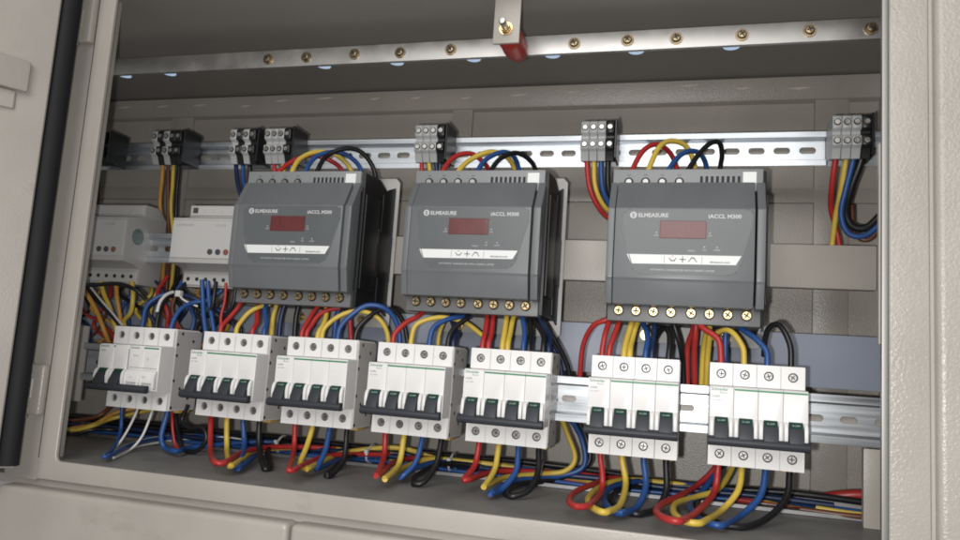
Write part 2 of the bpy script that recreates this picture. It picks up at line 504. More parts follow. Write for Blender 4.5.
# ------------------------------------------------------------------ circuit breakers
H, W = 81.3, 72.0
def pole_mesh():
    m = MB()
    m.prism([(44, 1.5), (42, 0), (3, 0), (3, 18.4), (-15.5, 18.4), (-17.8, 20.4), (-17.8, 61.4), (-16.6, 62.9), (3, 62.9), (3, H), (40, H), (44, H - 3)], 0.12, 17.88)
    m.bevel(.35, 1)
    m2 = MB()
    for z0, z1, zc in ((0.2, 18.1, 9.2), (63.4, H - .2, 72.6)):
        m2.hole_plate(0.25, 17.75, z0, z1, 0, 3.02, [(9, zc, 0, 3.75)])
    me2 = m2.mesh('tmp', 'breaker_white')
    m.bm.from_mesh(me2)
    # shroud cheeks beside the toggle
    for a, b in ((0.6, 3.3), (14.7, 17.4)):
        m3 = MB().prism([(-17.7, 39), (-20, 38.4), (-22.2, 35.5), (-23, 31), (-22, 22.5), (-17.7, 21)], a, b).bevel(.5, 2)
        m.bm.from_mesh(m3.mesh('tmp', 'breaker_white'))
    return m.mesh('pole', 'breaker_white')
POLE = pole_mesh()
SCREW = screw_mesh('terminal_screw', 3.15, 1.3, 'mcb_screw')
RIM = MB().cyl((0, -.25, 0), 3.74, .2, 'y', 18).mesh('screw_well', 'slot_grey')
SCROSS = cross_mesh('screw_slot', 2.9, -1.3, 'slot_grey')
TOGGLE = MB().prism([(-17.6, 39.2), (-19.2, 38.6), (-26.2, 28), (-27, 21), (-17.6, 20.6)], 3.9, 14.1).bevel(.5, 2).mesh('toggle', 'toggle_dark')
tg = MB()
tg.prism([(-19.35, 38.75), (-22.0, 34.75), (-21.8, 34.6), (-19.1, 38.6)], 4.4, 13.6)
TGREEN = tg.mesh('position_mark', 'toggle_green', 0)
BAR = MB().prism([(-21, 17.8), (-23.5, 17.2), (-27.2, 18.4), (-28.2, 20.8), (-27.4, 23.2), (-24.5, 24.8), (-21, 24.6)], -1.0, 72.4).bevel(.8, 2).mesh('tie_bar', 'toggle_dark')
BARSHORT = MB().prism([(-21, 17.8), (-23.5, 17.2), (-27.2, 18.4), (-28.2, 20.8), (-27.4, 23.2), (-24.5, 24.8), (-21, 24.6)], -3.0, 66).bevel(.8, 2).mesh('tie_bar', 'toggle_dark')
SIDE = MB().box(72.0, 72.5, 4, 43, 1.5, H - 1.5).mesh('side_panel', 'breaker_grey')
CLIP = MB().box(58, 68, 24, 42, -3.2, -.2).bevel(.6, 2).mesh('rail_clip', 'clip_yellow')
DIMPLE = MB().cyl((72.35, 0, 0), 1.6, .35, 'x', 12).mesh('rivet', 'slot_dark')
STRIPE = MB().box(18.5, 71.5, -18.05, -17.7, 60.0, 61.3).mesh('green_stripe', 'green_print', 0)
SLABEL = MB().box(72.45, 72.75, 14, 36, 33, 47).mesh('side_label', 'breaker_grey')

def breaker(label, x0, combined=False):
    t = thing('circuit_breaker', label, 'circuit breaker', (x0 + random.uniform(-.5, .5), random.uniform(-.5, .5), 0), 'circuit breakers on the lower rail')
    t.rotation_euler.y = random.uniform(-.006, .006)
    for k in range(4):
        p = put('pole', POLE, t, (18 * k, 0, 0))
        for z in (9.2, 72.6):
            s = put('terminal_screw', SCREW, p, (9, 2.95, z))
            s.rotation_euler.y = random.uniform(0, 3)
            put('screw_well', RIM, p, (9, 3, z))
            c_ = put('screw_slot', SCROSS, p, (9, 2.95, z))
            c_.rotation_euler.y = s.rotation_euler.y
        if not combined or k < 2:
            put('toggle', TOGGLE, p)
            put('position_mark', TGREEN, p)
            if not combined:
                q = text('lettering', 'O-OFF', 2.0, 'white_print', p, (9, -21.2, 36.0), 'CENTER')
                q.rotation_euler.x = math.radians(-33)
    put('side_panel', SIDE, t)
    put('rail_clip', CLIP, t)
    for y, z in ((5.5, 3.5), (5.5, 30), (6, 55), (6, 66), (16, 22), (30, 12), (30, 70), (12, 77), (38, 40)):
        put('rivet', DIMPLE, t, (0, y, z))
    put('tie_bar', BARSHORT if combined else BAR, t)
    if combined:
        for x, wd in ((1.5, 15), (37, 16)):
            text('lettering', 'Schneider', 2.7, 'green_print', t, (x, -17.85, 59.6), bold=.05)
            MB().box(x + 16, x + (18 if x < 20 else 33), -18.05, -17.7, 60.0, 61.3).build('green_stripe', 'green_print', t)
        text('lettering', 'iC60N', 2.2, 'dark_print', t, (2, -17.85, 55.5))
        MB().box(38, 70, -18.2, -17.7, 41, 41.5).build('frame_line', 'grey_print', t)
        MB().box(35.6, 36.2, -18.2, -17.7, 22, 59).build('frame_line', 'grey_print', t)
        MB().prism([(-17.7, 40), (-20.5, 38.5), (-22.5, 34), (-22.5, 27), (-17.7, 27)], 37, 71).bevel(1, 2).build('test_block', 'breaker_white', t)
        text('lettering', 'T', 4.2, 'grey_print', t, (57, -17.85, 48))
        text('lettering', '30mA', 2.6, 'grey_print', t, (41, -17.85, 52))
        text('lettering', 'TEST', 2.4, 'grey_print', t, (57, -22.6, 32))
        text('lettering', '0 1', 2.8, 'grey_print', t, (43, -22.6, 31))
    else:
        text('lettering', 'Schneider', 3.1, 'green_print', t, (1.3, -17.85, 59.3), bold=.05)
        text('lettering', 'Electric', 1.9, 'green_print', t, (7.5, -17.85, 57.2))
        text('lettering', 'iC60N', 2.2, 'dark_print', t, (1.8, -17.85, 54.0))
        text('lettering', 'C63 400V', 1.8, 'grey_print', t, (1.8, -17.85, 51.2))
        put('green_stripe', STRIPE, t)
    return t
MX = [-89.1, 16.2, 108.6, 201.2, 290.3, 397.4, 492.4]
ML = ['white breaker with only two black toggles and a test block, leftmost of the row',
      'white four pole breaker next to the two toggle breaker, second from the left',
      'white four pole breaker below the leftmost grey meter, third from the left',
      'white four pole breaker below the gap between two meters, fourth from the left',
      'white four pole breaker below the middle grey meter, fifth from the left',
      'white four pole breaker between the two bare stretches of rail, sixth of the row',
      'white four pole breaker farthest right, next to the bare rail end']
for i, (x, l) in enumerate(zip(MX, ML)):
    breaker(l, x, i == 0)

# ------------------------------------------------------------------ grey meters
MW = 126.0
def meter(label, x0, tone):
    t = thing('power_meter', label, 'meter', (x0, 0, 0), 'grey changeover meters in a row')
    # rear: mounting plate, black base, grey housing with terminal flanges
    pl = [(-2, 98), (MW + 5, 98), (MW + 7.5, 101), (MW + 7.5, 256), (MW + 3, 261), (-2, 260)]
    MB().prism(pl, 101.5, 104, 'y').bevel(.6, 2).build('mounting_plate', 'plate_steel', t)
    for bx in (29, 102):
        w_ = MB().cyl((bx, 100.6, 105.5), 5.2, .8, 'y', 20).build('plate_washer', 'brass', t)
        MB().cyl((bx, 97.6, 105.5), 3.2, 3, 'y', 6).bevel(.4, 1).build('plate_bolt', 'brass', w_)
    bs = MB().prism([(101, 114), (24, 114), (24, 247), (60, 249), (85, 240), (101, 240)], -1.5, MW + 3).bevel(.8, 2).build('base', 'meter_black', t)
    MB().prism([(70, 118), (101, 110), (101, 250), (84, 244), (70, 236)], MW + 2, MW + 3.9).bevel(.6, 2).build('rear_flange', 'meter_black', bs)
    MB().box(MW + 3.2, MW + 5.2, 26, 60, 132, 226).bevel(.6, 2).build('side_clip', 'meter_black', bs)
    MB().box(MW + 3.2, MW + 4.6, 64, 100, 148, 196).bevel(.6, 2).build('side_clip', 'meter_black', bs)
    MB().cyl((MW + 3.05, 62, 190), 8, .9, 'x', 24).build('side_knob', 'relay_dot', bs)
    MB().box(0, MW, 19, 40, 112.6, 130).bevel(.7, 2).build('terminal_flange', 'meter_flange', t)
    up = MB().box(0, MW, 19, 40, 228, 247.5).bevel(.7, 2).build('terminal_flange', 'meter_upper', t)
    # cover with its sloping shoulders
    prof = [(19.5, 234.6), (16.5, 235.2), (3.2, 212.5), (0, 208.5), (0, 148.5), (1.0, 146.6), (5.6, 126.4), (19.5, 125.4)]
    MB().prism(prof, 5.2, MW - 7.0).bevel(.9, 2, 12).build('cover', 'meter_grey', t)
    pr2 = [(y + 1.0 if y < 19 else y, z) for y, z in prof]
    MB().prism(pr2, -1.2, 4.6).bevel(.9, 2, 12).build('side_rail', 'meter_grey', t)
    MB().prism(pr2, MW - 5.2, MW + 1.5).bevel(.9, 2, 12).build('side_rail', 'meter_grey', t)
    # the label sheet
    ol = [(11.4, 201.0), (13, 205), (17.2, 207.2), (112.0, 207.6), (116.5, 205.5), (117.0, 196.0), (107.8, 161.2), (104.5, 155.5), (99.4, 152.9), (28.7, 151.9), (22.0, 156.0), (14.5, 178.8)]
    lb = MB().prism(ol, -.45, .3, 'y').build('front_label', 'meter_label', t)
    edge = MB()
    for a, b in zip(ol, ol[1:] + ol[:1]):
        d = (Vector(b) - Vector(a)).normalized() * .28
        n = Vector((-d.y, d.x))
        a2, b2 = Vector(a) - d, Vector(b) + d
        edge.prism([a2 + n, b2 + n, b2 - n, a2 - n], -.62, -.1, 'y')
    edge.build('label_edge', 'meter_flange', lb)
    ring = MB().cyl((20.6, -.62, 202.2), 2.9, .3, 'y', 24)
    ring.build('logo_badge', 'white_print', lb)
    text('lettering', 'E', 4.4, 'meter_label', lb, (20.6, -.68, 200.6), 'CENTER', bold=.12)
    text('lettering', 'ELMEASURE', 4.7, 'white_print', lb, (24.6, -.55, 200.6), sx=1.02, bold=.14)
    text('lettering', 'Measure what matters', 1.7, 'grey_print', lb, (33, -.55, 198.6))
    text('lettering', 'iACCL M300', 4.6, 'white_print', lb, (82, -.55, 200.2), sx=1.06, bold=.13)
    MB().box(43, 80.6, -.9, -.2, 182.6, 197.6).bevel(.3, 1).build('display', 'display_red', lb)
    for i, x in enumerate((46.6, 55, 63.4, 71.8)):
        # unlit seven segment digits
        dg = MB()
        for a in (0, 1, 2):
            dg.box(x + .9, x + 4.6, -1.0, -.85, 185.2 + a * 4.6, 185.9 + a * 4.6)
        for xx in (x, x + 4.8):
            for z in (186, 190.6):
                dg.box(xx, xx + .7, -1.0, -.85, z, z + 3.6)
        dg.build('digit', 'digit_off', lb)
    for x, z, s in ((40.2, 184.4, 'kWh'), (83.6, 184.6, 'kW'), (69, 171.6, 'MAINS'), (89.5, 172.6, 'LOAD'), (79.5, 172.6, 'DG')):
        text('lettering', s, 1.9, 'white_print', lb, (x, -.55, z), 'CENTER')
        if s != 'MAINS':
            MB().cyl((x, -.7, z + 3.0), .55, .3, 'y', 10).build('indicator_lamp', 'white_print', lb)
    MB().prism([(16.3, 168.4), (108.8, 168.8), (104.6, 161.2), (20.2, 160.4)], -.62, -.1, 'y').build('key_strip', 'sticker_white', lb)
    for x in (47.2, 77.6):
        MB().box(x, x + .4, -.72, -.5, 161.6, 167.6).build('divider', 'grey_print', lb)
    def icon(pts, w=.45):
        g = MB()
        for a, b in zip(pts, pts[1:]):
            a, b = Vector(a), Vector(b)
            d = (b - a).normalized() * w
            n = Vector((-d.y, d.x))
            g.prism([a - d + n, b + d + n, b + d - n, a - d - n], -.75, -.5, 'y')
        g.build('key_icon', 'grey_print', lb)
    icon([(51.5, 165.6), (53.2, 163.6), (55.4, 163.6), (57, 165.6)])
    icon([(60, 164.8), (64.6, 164.8)]); icon([(62.3, 162.6), (62.3, 167)])
    icon([(67.2, 163.2), (69.6, 166.4), (71.6, 166), (73.4, 163.2)])
    text('lettering', 'SET', 1.5, 'red_print', lb, (54.2, -.7, 166.6), 'CENTER')
    text('lettering', 'elmeasure.com', 2.6, 'dark_print', lb, (84, -.7, 162.4), bold=.03)
    text('lettering', 'AUTOMATIC CHANGEOVER WITH CURRENT LIMITER', 2.15, 'white_print', lb, (62, -.55, 154.9), 'CENTER')
    # terminals
    for k, x in enumerate((9.8, 24.6, 39.3, 53.9, 70.5, 85.2, 100.0, 114.9)):
        h = MB().cyl((x, 18.3, 121.6), 4.7, .9, 'y', 20).build('terminal_collar', 'meter_black', t)
        s = put('terminal_screw', MSCREW, t, (x, 18.2, 121.6)); s.rotation_euler.y = random.uniform(0, 3)
        c_ = put('screw_slot', MCROSS, t, (x, 18.2, 121.6)); c_.rotation_euler.y = s.rotation_euler.y
        text('lettering', 'S%d' % (k // 2 + 1) if k % 2 == 0 else 'L%d' % (k // 2 + 1), 2.1, 'grey_print', t, (x, 18.9, 114.1), 'CENTER')
    for k, x in enumerate((13.8, 28.3, 42.6, 57.1)):
        MB().cyl((x, 18.4, 236.0), 4.0, .8, 'y', 20).build('terminal_collar', 'slot_dark', t)
        s = put('terminal_screw', MSCREW2, t, (x, 18.4, 236.0)); s.rotation_euler.y = random.uniform(0, 3)
        text('lettering', ('La', 'Lb', 'Lc', 'Ln')[k], 3.0, 'dark_print', t, (x, 18.9, 241.6), 'CENTER')
    for k in range(8):
        x = 74.5 + k * 4.4
        MB().box(x, x + 2.3, 18.7, 19.5, 235.4, 241.0).build('vent_slot', 'slot_dark', up)
    MB().box(109.6, 120.6, 18.6, 19.2, 235.2, 244.8).bevel(.2, 1).build('sticker', 'sticker_white', up)
    return t
mat('digit_off', (0.17, 0.042, 0.044), 0.2)
MSCREW = screw_mesh('terminal_screw', 3.9, 2.0, 'brass')
MCROSS = cross_mesh('screw_slot', 3.9, -2.0)
MSCREW2 = screw_mesh('terminal_screw', 2.8, 1.2, 'mcb_screw')
meter('grey meter with red display, leftmost, its black side towards the middle meter', 34.5, 0)
meter('grey meter with red display, in the middle of the three', 218.2, 0)
meter('grey meter with red display, rightmost and largest in view, brass screws lit', 406.0, 0)

# ------------------------------------------------------------------ white relay modules
def relay(label, x0, w):
    t = thing('relay_module', label, 'relay', (x0, 0, 0), 'white relay modules on the short rail')
    MB().prism([(90, 140), (86, 129), (54, 129), (54, 146), (44, 150), (28, 152), (28, 200), (44, 203), (54, 206), (54, 219), (74, 219), (90, 206)], 0, w).bevel(.7, 2).build('housing', 'relay_white', t)
    MB().box(1, w - 1, 26.8, 28.2, 157, 197).bevel(.4, 1).build('front_plate', 'relay_plate', t)
    MB().box(2, w - 2, 52.4, 54.2, 131, 143.5).bevel(.5, 1).build('terminal_strip', 'relay_plate', t)
    MB().box(2, w - 2, 52.4, 54.2, 207.5, 218).bevel(.5, 1).build('terminal_strip', 'relay_plate', t)
    n = int(w / 11)
    for k in range(n):
        MB().cyl((8 + k * 11, 51.9, 137.5), 2.1, .7, 'y', 14).build('terminal_hole', 'slot_dark', t)
        if k:
            MB().cyl((8 + k * 11, 51.9, 213), 2.3, .7, 'y', 14).build('terminal_screw', 'breaker_grey', t)
    MB().box(5, 11, 51.9, 52.6, 210, 216).build('corner_mark', 'dark_print', t)
    for k, mt in ((0, 'dark_print'), (1, 'dark_print'), (2, 'relay_button')):
        MB().cyl((w - 32 + k * 9.5, 25.6, 164), 3.0, 1.6, 'y', 16).bevel(.3, 1).build('button', mt, t)
    text('lettering', 'E ELMEASURE', 3.4, 'grey_print', t, (6, 26.7, 191))
    text('lettering', 'CC2-100', 3.2, 'grey_print', t, (w - 28, 26.7, 191))
    text('lettering', '2', 3.6, 'grey_print', t, (w - 9, 26.7, 173))
    MB().cyl((w - .1, 46, 181), 9, .5, 'x', 28).build('knockout', 'relay_dot', t)
    return t
relay('white relay module half hidden by the left post of the cabinet', -197, 82)
relay('white relay module beside the leftmost grey meter, partly behind it', -57, 82)

# ------------------------------------------------------------------ terminal blocks
def tb_mesh(material):
    m = MB().prism([(74, 281), (70, 283), (70, 291.5), (75, 293.5), (75, 296.5), (70, 298.5), (70, 309.5), (73, 311.5), (100, 313), (104, 300), (104, 284), (98, 276), (78, 272)], .1, 7.9)
    m.bevel(.5, 1)
    return m.mesh('terminal', material)
TBG, TBB = tb_mesh('terminal_grey'), tb_mesh('terminal_black')
TSCR = MB().cyl((4, -1.0, 0), 2.3, 1.2, 'y', 14).mesh('screw', 'screw_steel')
TRIM = MB().cyl((4, -.6, 0), 3.1, .8, 'y', 16).mesh('screw_rim', 'slot_dark')
def terminal_block(label, x0, pattern):
    t = thing('terminal_block', label, 'terminal block', (x0, 0, 0), 'terminal blocks on the upper rail')
    k = 0
    for ch in pattern:
        p = put('terminal', TBG if ch == 'g' else TBB, t, (8.1 * k, 0, 0))
        for z in (287, 304.2):
            put('screw_rim', TRIM, p, (0, 70, z))
            put('screw', TSCR, p, (0, 70, z))
        k += 1
    MB().box(8.1 * k + .2, 8.1 * k + 2.4, 73, 104, 274, 313.5).bevel(.5, 1).build('end_plate', 'terminal_black', t)
    return t
terminal_block('grey and black terminal block above the leftmost grey meter', 15, 'gggb')
terminal_block('grey and black terminal block above the middle grey meter', 193, 'gggb')
terminal_block('grey and black terminal block above the left edge of the rightmost meter', 367, 'gggb')
terminal_block('grey and black terminal block farthest right, by the post', 594, 'gggb')
terminal_block('dark terminal block left of the leftmost meter, near blue wires', -29, 'gbgb')
terminal_block('dark terminal block above the gap between the relay modules', -134, 'gbgbb')
terminal_block('dark terminal block at the left post, only its end showing', -222, 'bgb')

# ------------------------------------------------------------------ wires
BN = ['the two toggle breaker', 'the second breaker from the left', 'the third breaker from the left', 'the fourth breaker from the left',
      'the fifth breaker from the left', 'the sixth breaker from the left', 'the rightmost breaker']
WORDS = {'dark_blue': 'dark blue'}
def wire(color, r, label, pts, group=None, step=3.0, raw=False):
    P = [Vector(p) if raw else at(*p) for p in pts]
    r *= random.uniform(.94, 1.05)
    o = MB().tube(spline(P, step), r, 12).build('%s_wire' % color, 'wire_' + color, None, None, 60)
    return tag(o, label.replace('@', WORDS.get(color, color)), 'wire', group)

R = 2.55
# -- lower loops: from each breaker's bottom terminal onto the floor and back to the rear bundle.  (px, py, depth)
def low(b, color, k, pts, R=R):
    x = MX[b] + 9 + 18 * k
    P = [Vector((x, 14, 6)), Vector((x, 13, -4))] + [at(*p) for p in pts]
    lay = FLOOR + R + {'red': 9.5, 'yellow': 6.5, 'blue': 3.2}.get(color, 0.3)
    P[2].x = .6 * P[2].x + .4 * x
    for i, q in enumerate(pts):
        if P[i + 2].z < lay:                  # rests on the floor or on the wires beneath it
            P[i + 2] = CAM + (P[i + 2] - CAM) * ((lay - CAM.z) / (P[i + 2].z - CAM.z))
    i = min(range(2, len(P) - 1), key=lambda j: P[j].y)
    a, c = P[i] + (P[i - 1] - P[i]) * .2, P[i] + (P[i + 1] - P[i]) * .2     # round the turn of the loop
    a.z, c.z = .6 * P[i].z + .4 * a.z, P[i].z
    P[i:i + 1] = [a, c + Vector((0, -1.5, 0))]
    if P[-1].z < -12:                          # the tail goes on in the run of cables
        P += [Vector((P[-1].x + 50, 93, -31)), Vector((P[-1].x + 120, 94, -36)), Vector((P[-1].x + 190, 96, -39))]
    names = ('first', 'second', 'third', 'last')
    wire(color, R, '@ wire dropping from the %s terminal of %s' % (names[k], BN[b]), P, 'wires below the breakers', raw=True)

g = 84
low(6, 'red', 0, [(711, 493, 5), (695.5, 513, -8), (680, 521.5, -20), (664, 518, -10), (656.5, 511.5, 5), (662, 504, 25), (677, 497, 50), (696, 486, 70), (716, 466, 85), (722, 440, 92)])
low(6, 'yellow', 1, [(735, 491, 4), (721, 511, -10), (701, 523.5, -24), (682.5, 520.5, -16), (673.5, 511.5, 2), (677, 503, 25), (695.5, 497, 45), (718, 489, 65), (732, 468, 85), (740, 440, 92)])
low(6, 'blue', 2, [(756, 496, 4), (741, 515.6, -12), (721, 526, -28), (703, 521, -14), (693, 512, 5), (690, 503, 30), (702, 492, 60), (718, 468, 88), (728, 440, 94)])
low(6, 'black', 3, [(783, 498, 4), (767, 518.5, -12), (746, 527, -26), (728, 526, -22), (708, 519, 0), (697, 508, 30), (702, 492, 72), (722, 465, 92), (734, 440, 98)])
low(5, 'red', 0, [(604.8, 475, 8), (601, 492, 2), (589, 505, -8), (576, 507, -4), (569, 500.5, 14), (576, 491.5, 40), (594, 484, 62), (612, 478, 82)])
low(5, 'yellow', 1, [(629.4, 484, 6), (620, 505, -6), (605, 513, -20), (592, 507, -6), (588.5, 498, 18), (600, 487, 48), (616, 481, 70), (636, 480, 88)])
low(5, 'blue', 2, [(648, 487, 5), (637, 507, -8), (620, 514, -22), (608, 507, -8), (604, 497, 20), (612, 487, 50), (632, 482, 80), (652, 482, 92)])
low(5, 'black', 3, [(667, 490, 6), (657, 508.5, -8), (639, 514.5, -22), (622, 510, -10), (611, 501, 20), (618, 491, 55), (640, 487, 86)])
low(4, 'red', 0, [(474.5, 465, 6), (464, 479.5, -4), (468, 480, 12), (482, 475, 45), (500, 471, 70), (540, 472, 84)])
low(4, 'yellow', 1, [(495, 469, 4), (483, 487, -12), (490, 484, 14), (507, 477, 45), (541, 474, 72), (565, 471, 80), (575, 458, 84), (567, 433, 88), (560, 415, 92)])
low(4, 'blue', 2, [(516, 472, 4), (501, 490, -12), (489, 494, -16), (500, 487, 14), (518, 480, 50), (554, 477, 78), (583, 467, 86), (582, 440, 90), (568, 415, 96)])
low(4, 'black', 3, [(539.5, 472, 4), (529, 490, -10), (511, 496.5, -18), (505, 491.5, 0), (521, 484, 40), (556, 479, 80), (588, 464, 90), (586, 438, 94), (575, 415, 98)])
low(3, 'red', 0, [(386.5, 457, 5), (376, 476, -6), (381, 473, 15), (396, 462, 55), (420, 458, 80)])
low(3, 'yellow', 1, [(399.5, 464, 4), (384, 479.5, -10), (392, 474, 18), (408, 466, 48), (430, 459, 74), (470, 462, 86)])
low(3, 'blue', 2, [(414.5, 462, 4), (400, 477.5, -8), (412, 470, 30), (438, 462, 70), (480, 466, 88)])
low(3, 'black', 3, [(436, 464, 4), (424, 482, -10), (413.5, 484, -12), (418, 475, 18), (443, 464, 62), (478, 466, 86), (520, 474, 92)])
low(2, 'red', 0, [(297.5, 451, 5), (288.5, 470.5, -6), (296, 469, 14), (310, 462, 50), (335, 455, 80)])
low(2, 'yellow', 1, [(307, 446, 6), (300, 464, -2), (307, 469.5, 2), (321, 462, 36), (347, 452, 68), (398, 448, 86)])
low(2, 'blue', 2, [(326.5, 451, 4), (315, 469.5, -6), (324, 466, 20), (345, 458, 62), (390, 456, 88)])
low(2, 'black', 3, [(346, 459, 4), (332, 475, -10), (326, 476, -10), (332, 470, 10), (350, 457, 55), (380, 452, 84), (420, 456, 94)])
low(1, 'red', 0, [(214.5, 450, 8), (214, 461.5, 6), (224, 463.5, 22), (245, 452, 70), (275, 447, 88)])
low(1, 'yellow', 1, [(232, 450, 6), (230, 467, 0), (238, 462, 20), (256, 451, 62), (290, 448, 88)])
low(1, 'blue', 2, [(249.5, 446.7, 6), (237, 469.5, -4), (248, 462, 22), (266, 450, 66), (310, 450, 90)])
low(1, 'black', 3, [(263.5, 450, 6), (265, 469, 0), (270, 467, 8), (268, 450, 40), (280, 444, 80), (320, 448, 94)])
low(0, 'white', 1, [(126, 431, 5), (117, 446, -2), (105, 455, -4), (110, 453, 14), (130, 444, 46), (160, 437, 80)], 1.3)
low(0, 'blue', 0, [(122, 431, 12), (114, 447, 6), (104, 457, -4), (111, 455, 14), (134, 444, 46), (170, 437, 80)], 2.0)
low(0, 'white', 2, [(141, 436, 6), (130, 450, -4), (114, 458, -8), (118, 456, 8), (140, 446, 44), (180, 440, 84)], 1.3)
low(0, 'blue', 3, [(160.5, 437, 10), (165, 448, 12), (176, 452, 20), (196, 447, 60)])
wire('black', 2.3, '@ wire curled into a ring below the second breaker', [(188, 405, 30), (182, 420, 30), (190, 428, 26), (203, 428, 22), (206, 440, 20), (195, 452, 22), (183, 448, 26), (178, 432, 34), (175, 412, 38)], 'wires below the breakers')
wire('red', 1.5, 'thin @ wire beside the black ring of wire', [(171.5, 405, 24), (173, 432, 20), (177, 447, 22), (190, 452, 40)], 'wires below the breakers')

# -- rear bundle along the floor
def bundle(color, r, label, y, z, x0=-330, x1=640, amp=2.5, seed=0):
    rnd = random.Random(seed)
    pts = [(x0 + (x1 - x0) * i / 14, y + rnd.uniform(-amp, amp), z + rnd.uniform(-amp, amp) * .7) for i in range(15)]
    wire(color, r, label, pts, 'cables along the foot of the back wall', 8, raw=True)
bundle('blue', 1.8, 'bright @ cable lowest in the run along the floor', 78, -37.5, -300, 520, 1.5, 3)
bundle('dark_blue', 2.8, '@ cable in the middle of the run along the floor', 86, -33, -320, 600, 2.0, 4)
bundle('black', 3.0, '@ cable at the back of the run along the floor', 95, -29, -320, 640, 2.5, 5)
bundle('black', 2.4, '@ cable on top of the run along the floor', 90, -25, -320, 420, 3.0, 6)
# slim steel duct edge the run lies in
duct = thing('cable_tray', 'slim steel tray edge along the back of the cabinet floor', 'tray', (-330, 98, FLOOR))
MB().box(0, 982, 0, 1.5, .2, 14).bevel(.4, 1).build('tray_side', 'tray_steel', duct)
MB().box(0, 982, -30, -.2, .2, 1.4).build('tray_base', 'tray_steel', duct)
MB().box(0, 982, -31.8, -30.2, .2, 4.0).bevel(.4, 1).build('tray_lip', 'tray_steel', duct)
for px, lab in ((281, 'third breaker'), (371, 'fourth breaker'), (453, 'fifth breaker'), (543, 'right side of the fifth breaker')):
    p = at(px, 462, 84)
    tie = thing('cable_tie', 'white cable tie round the floor cables below the %s' % lab, 'cable tie', (p.x, 84, -32), 'cable ties along the floor')
    ringp = [(0 + .8 * math.sin(a * 2), -13 * math.cos(a), 8.5 * math.sin(a) + 1.5) for a in [2 * math.pi * i / 20 for i in range(21)]]
    MB().tube([Vector(q) for q in ringp], 1.2, 6).build('band', 'tie_white', tie)
    MB().box(-2.0, 2.0, -16, -12, 1, 7).bevel(.5, 1).build('buckle', 'tie_white', tie)
p = at(860, 511, 60)
rs = MB().tube(spline([(p.x - 34, 118, -38), (p.x - 14, 112, -30), (p.x + 12, 108, -25), (p.x + 46, 110, -26)]), 4.6, 14).build('red_cable', 'wire_red', None, None, 60)
tag(rs, 'thick red cable lying by the foot of the right post', 'cable')
wire('yellow', 2.3, '@ wire under the thick red cable by the right post', [(p.x - 30, 84, -37), (p.x, 78, -37.5), (p.x + 36, 76, -36)], raw=True)
wire('brown', 2.3, '@ wire in front of the thick red cable by the right post', [(p.x - 44, 74, -38), (p.x - 10, 68, -38), (p.x + 36, 66, -37)], raw=True)

# -- wires from the meters' lower terminals to the breakers' upper terminals
NAMES4 = ('first', 'second', 'third', 'last')
def up(b, k, color, pts, label=None, dx=0, r=2.45):
    """ends inside breaker b's upper terminal k"""
    x = MX[b] + 9 + 18 * k + dx
    P = [at(*p) for p in pts]
    P[-1].x = .3 * P[-1].x + .7 * x
    P[-1].y = max(P[-1].y, 13)
    P += [Vector((x, 13.5, 86)), Vector((x, 14, 74))]
    wire(color, r, label or '@ wire rising from the %s upper terminal of %s' % (NAMES4[k], BN[b]), P, 'wires above the breakers', raw=True)
def free(color, label, pts, r=2.45, group='wires above the breakers'):
    wire(color, r, label, pts, group)

# right meter to the two right breakers
free('red', '@ wire looping out left from the rightmost meter and down behind the rail', [(616, 308, 33), (607, 319.5, 31), (594, 325, 34), (583.5, 344, 44), (580, 375, 52), (580, 400, 58)])
up(5, 0, 'red', [(613, 309, 31), (609, 322, 26), (609, 335, 16)], dx=-2.5)
up(5, 0, 'red', [(619, 314, 32), (618.5, 323, 28), (617.5, 340, 18)], '@ wire rising straight from the sixth breaker to the first terminal of the rightmost meter', dx=3.5)
up(5, 1, 'yellow', [(633, 315, 32), (631, 325, 28), (629, 342, 18)], dx=-2)
up(5, 1, 'yellow', [(641, 316, 34), (636, 326, 32), (632.5, 342, 22)], 'second @ wire sharing the yellow terminal of the sixth breaker', dx=3)
up(5, 2, 'blue', [(638, 318, 40), (645, 327, 36), (650, 340, 22)], dx=-2)
up(5, 2, 'dark_blue', [(655, 317, 32), (654.5, 328, 28), (654, 343, 20)], dx=3.2)
up(5, 3, 'black', [(652, 345, 50), (658, 333, 40), (664, 328, 32), (669, 333, 24), (671, 345, 17)], dx=-1)
free('black', '@ wire running down close right of the sixth breaker', [(672, 316, 32), (675, 328, 30), (680, 345, 34), (683, 365, 48), (684, 395, 54)])
free('red', '@ wire bowing left between the two rightmost breakers', [(694, 318, 36), (693, 330, 40), (687.5, 348, 50), (687.5, 385, 58), (689, 400, 60)])
free('red', '@ wire straight down between the two rightmost breakers', [(696.5, 318, 32), (695.5, 335, 34), (694, 355, 44), (694.5, 385, 54), (694, 400, 58)])
free('yellow', '@ wire slanting behind the red ones between the two rightmost breakers', [(712, 319, 38), (706, 335, 46), (703, 355, 54), (701, 395, 62)])
free('yellow', '@ wire straight down left of the rightmost breaker', [(709, 319, 33), (709.5, 335, 40), (707.5, 360, 50), (706, 395, 58)])
up(6, 0, 'red', [(697, 320, 26), (703, 328, 20), (711, 339, 15)])
free('blue', '@ wire dropping behind the first terminals of the rightmost breaker', [(727, 320, 34), (725.5, 336, 34), (725, 360, 34), (725, 380, 40)])
up(6, 1, 'yellow', [(713, 338, 40), (718, 332.5, 32), (726, 330, 24), (734, 334, 18), (739, 347, 14)])
up(6, 2, 'blue', [(738, 326, 34), (746, 332, 28), (756, 339, 20), (763, 350, 15)])
up(6, 3, 'black', [(764, 356, 44), (765, 340, 36), (769, 328, 28), (777, 324, 22), (784, 331, 17), (788, 346, 14)])
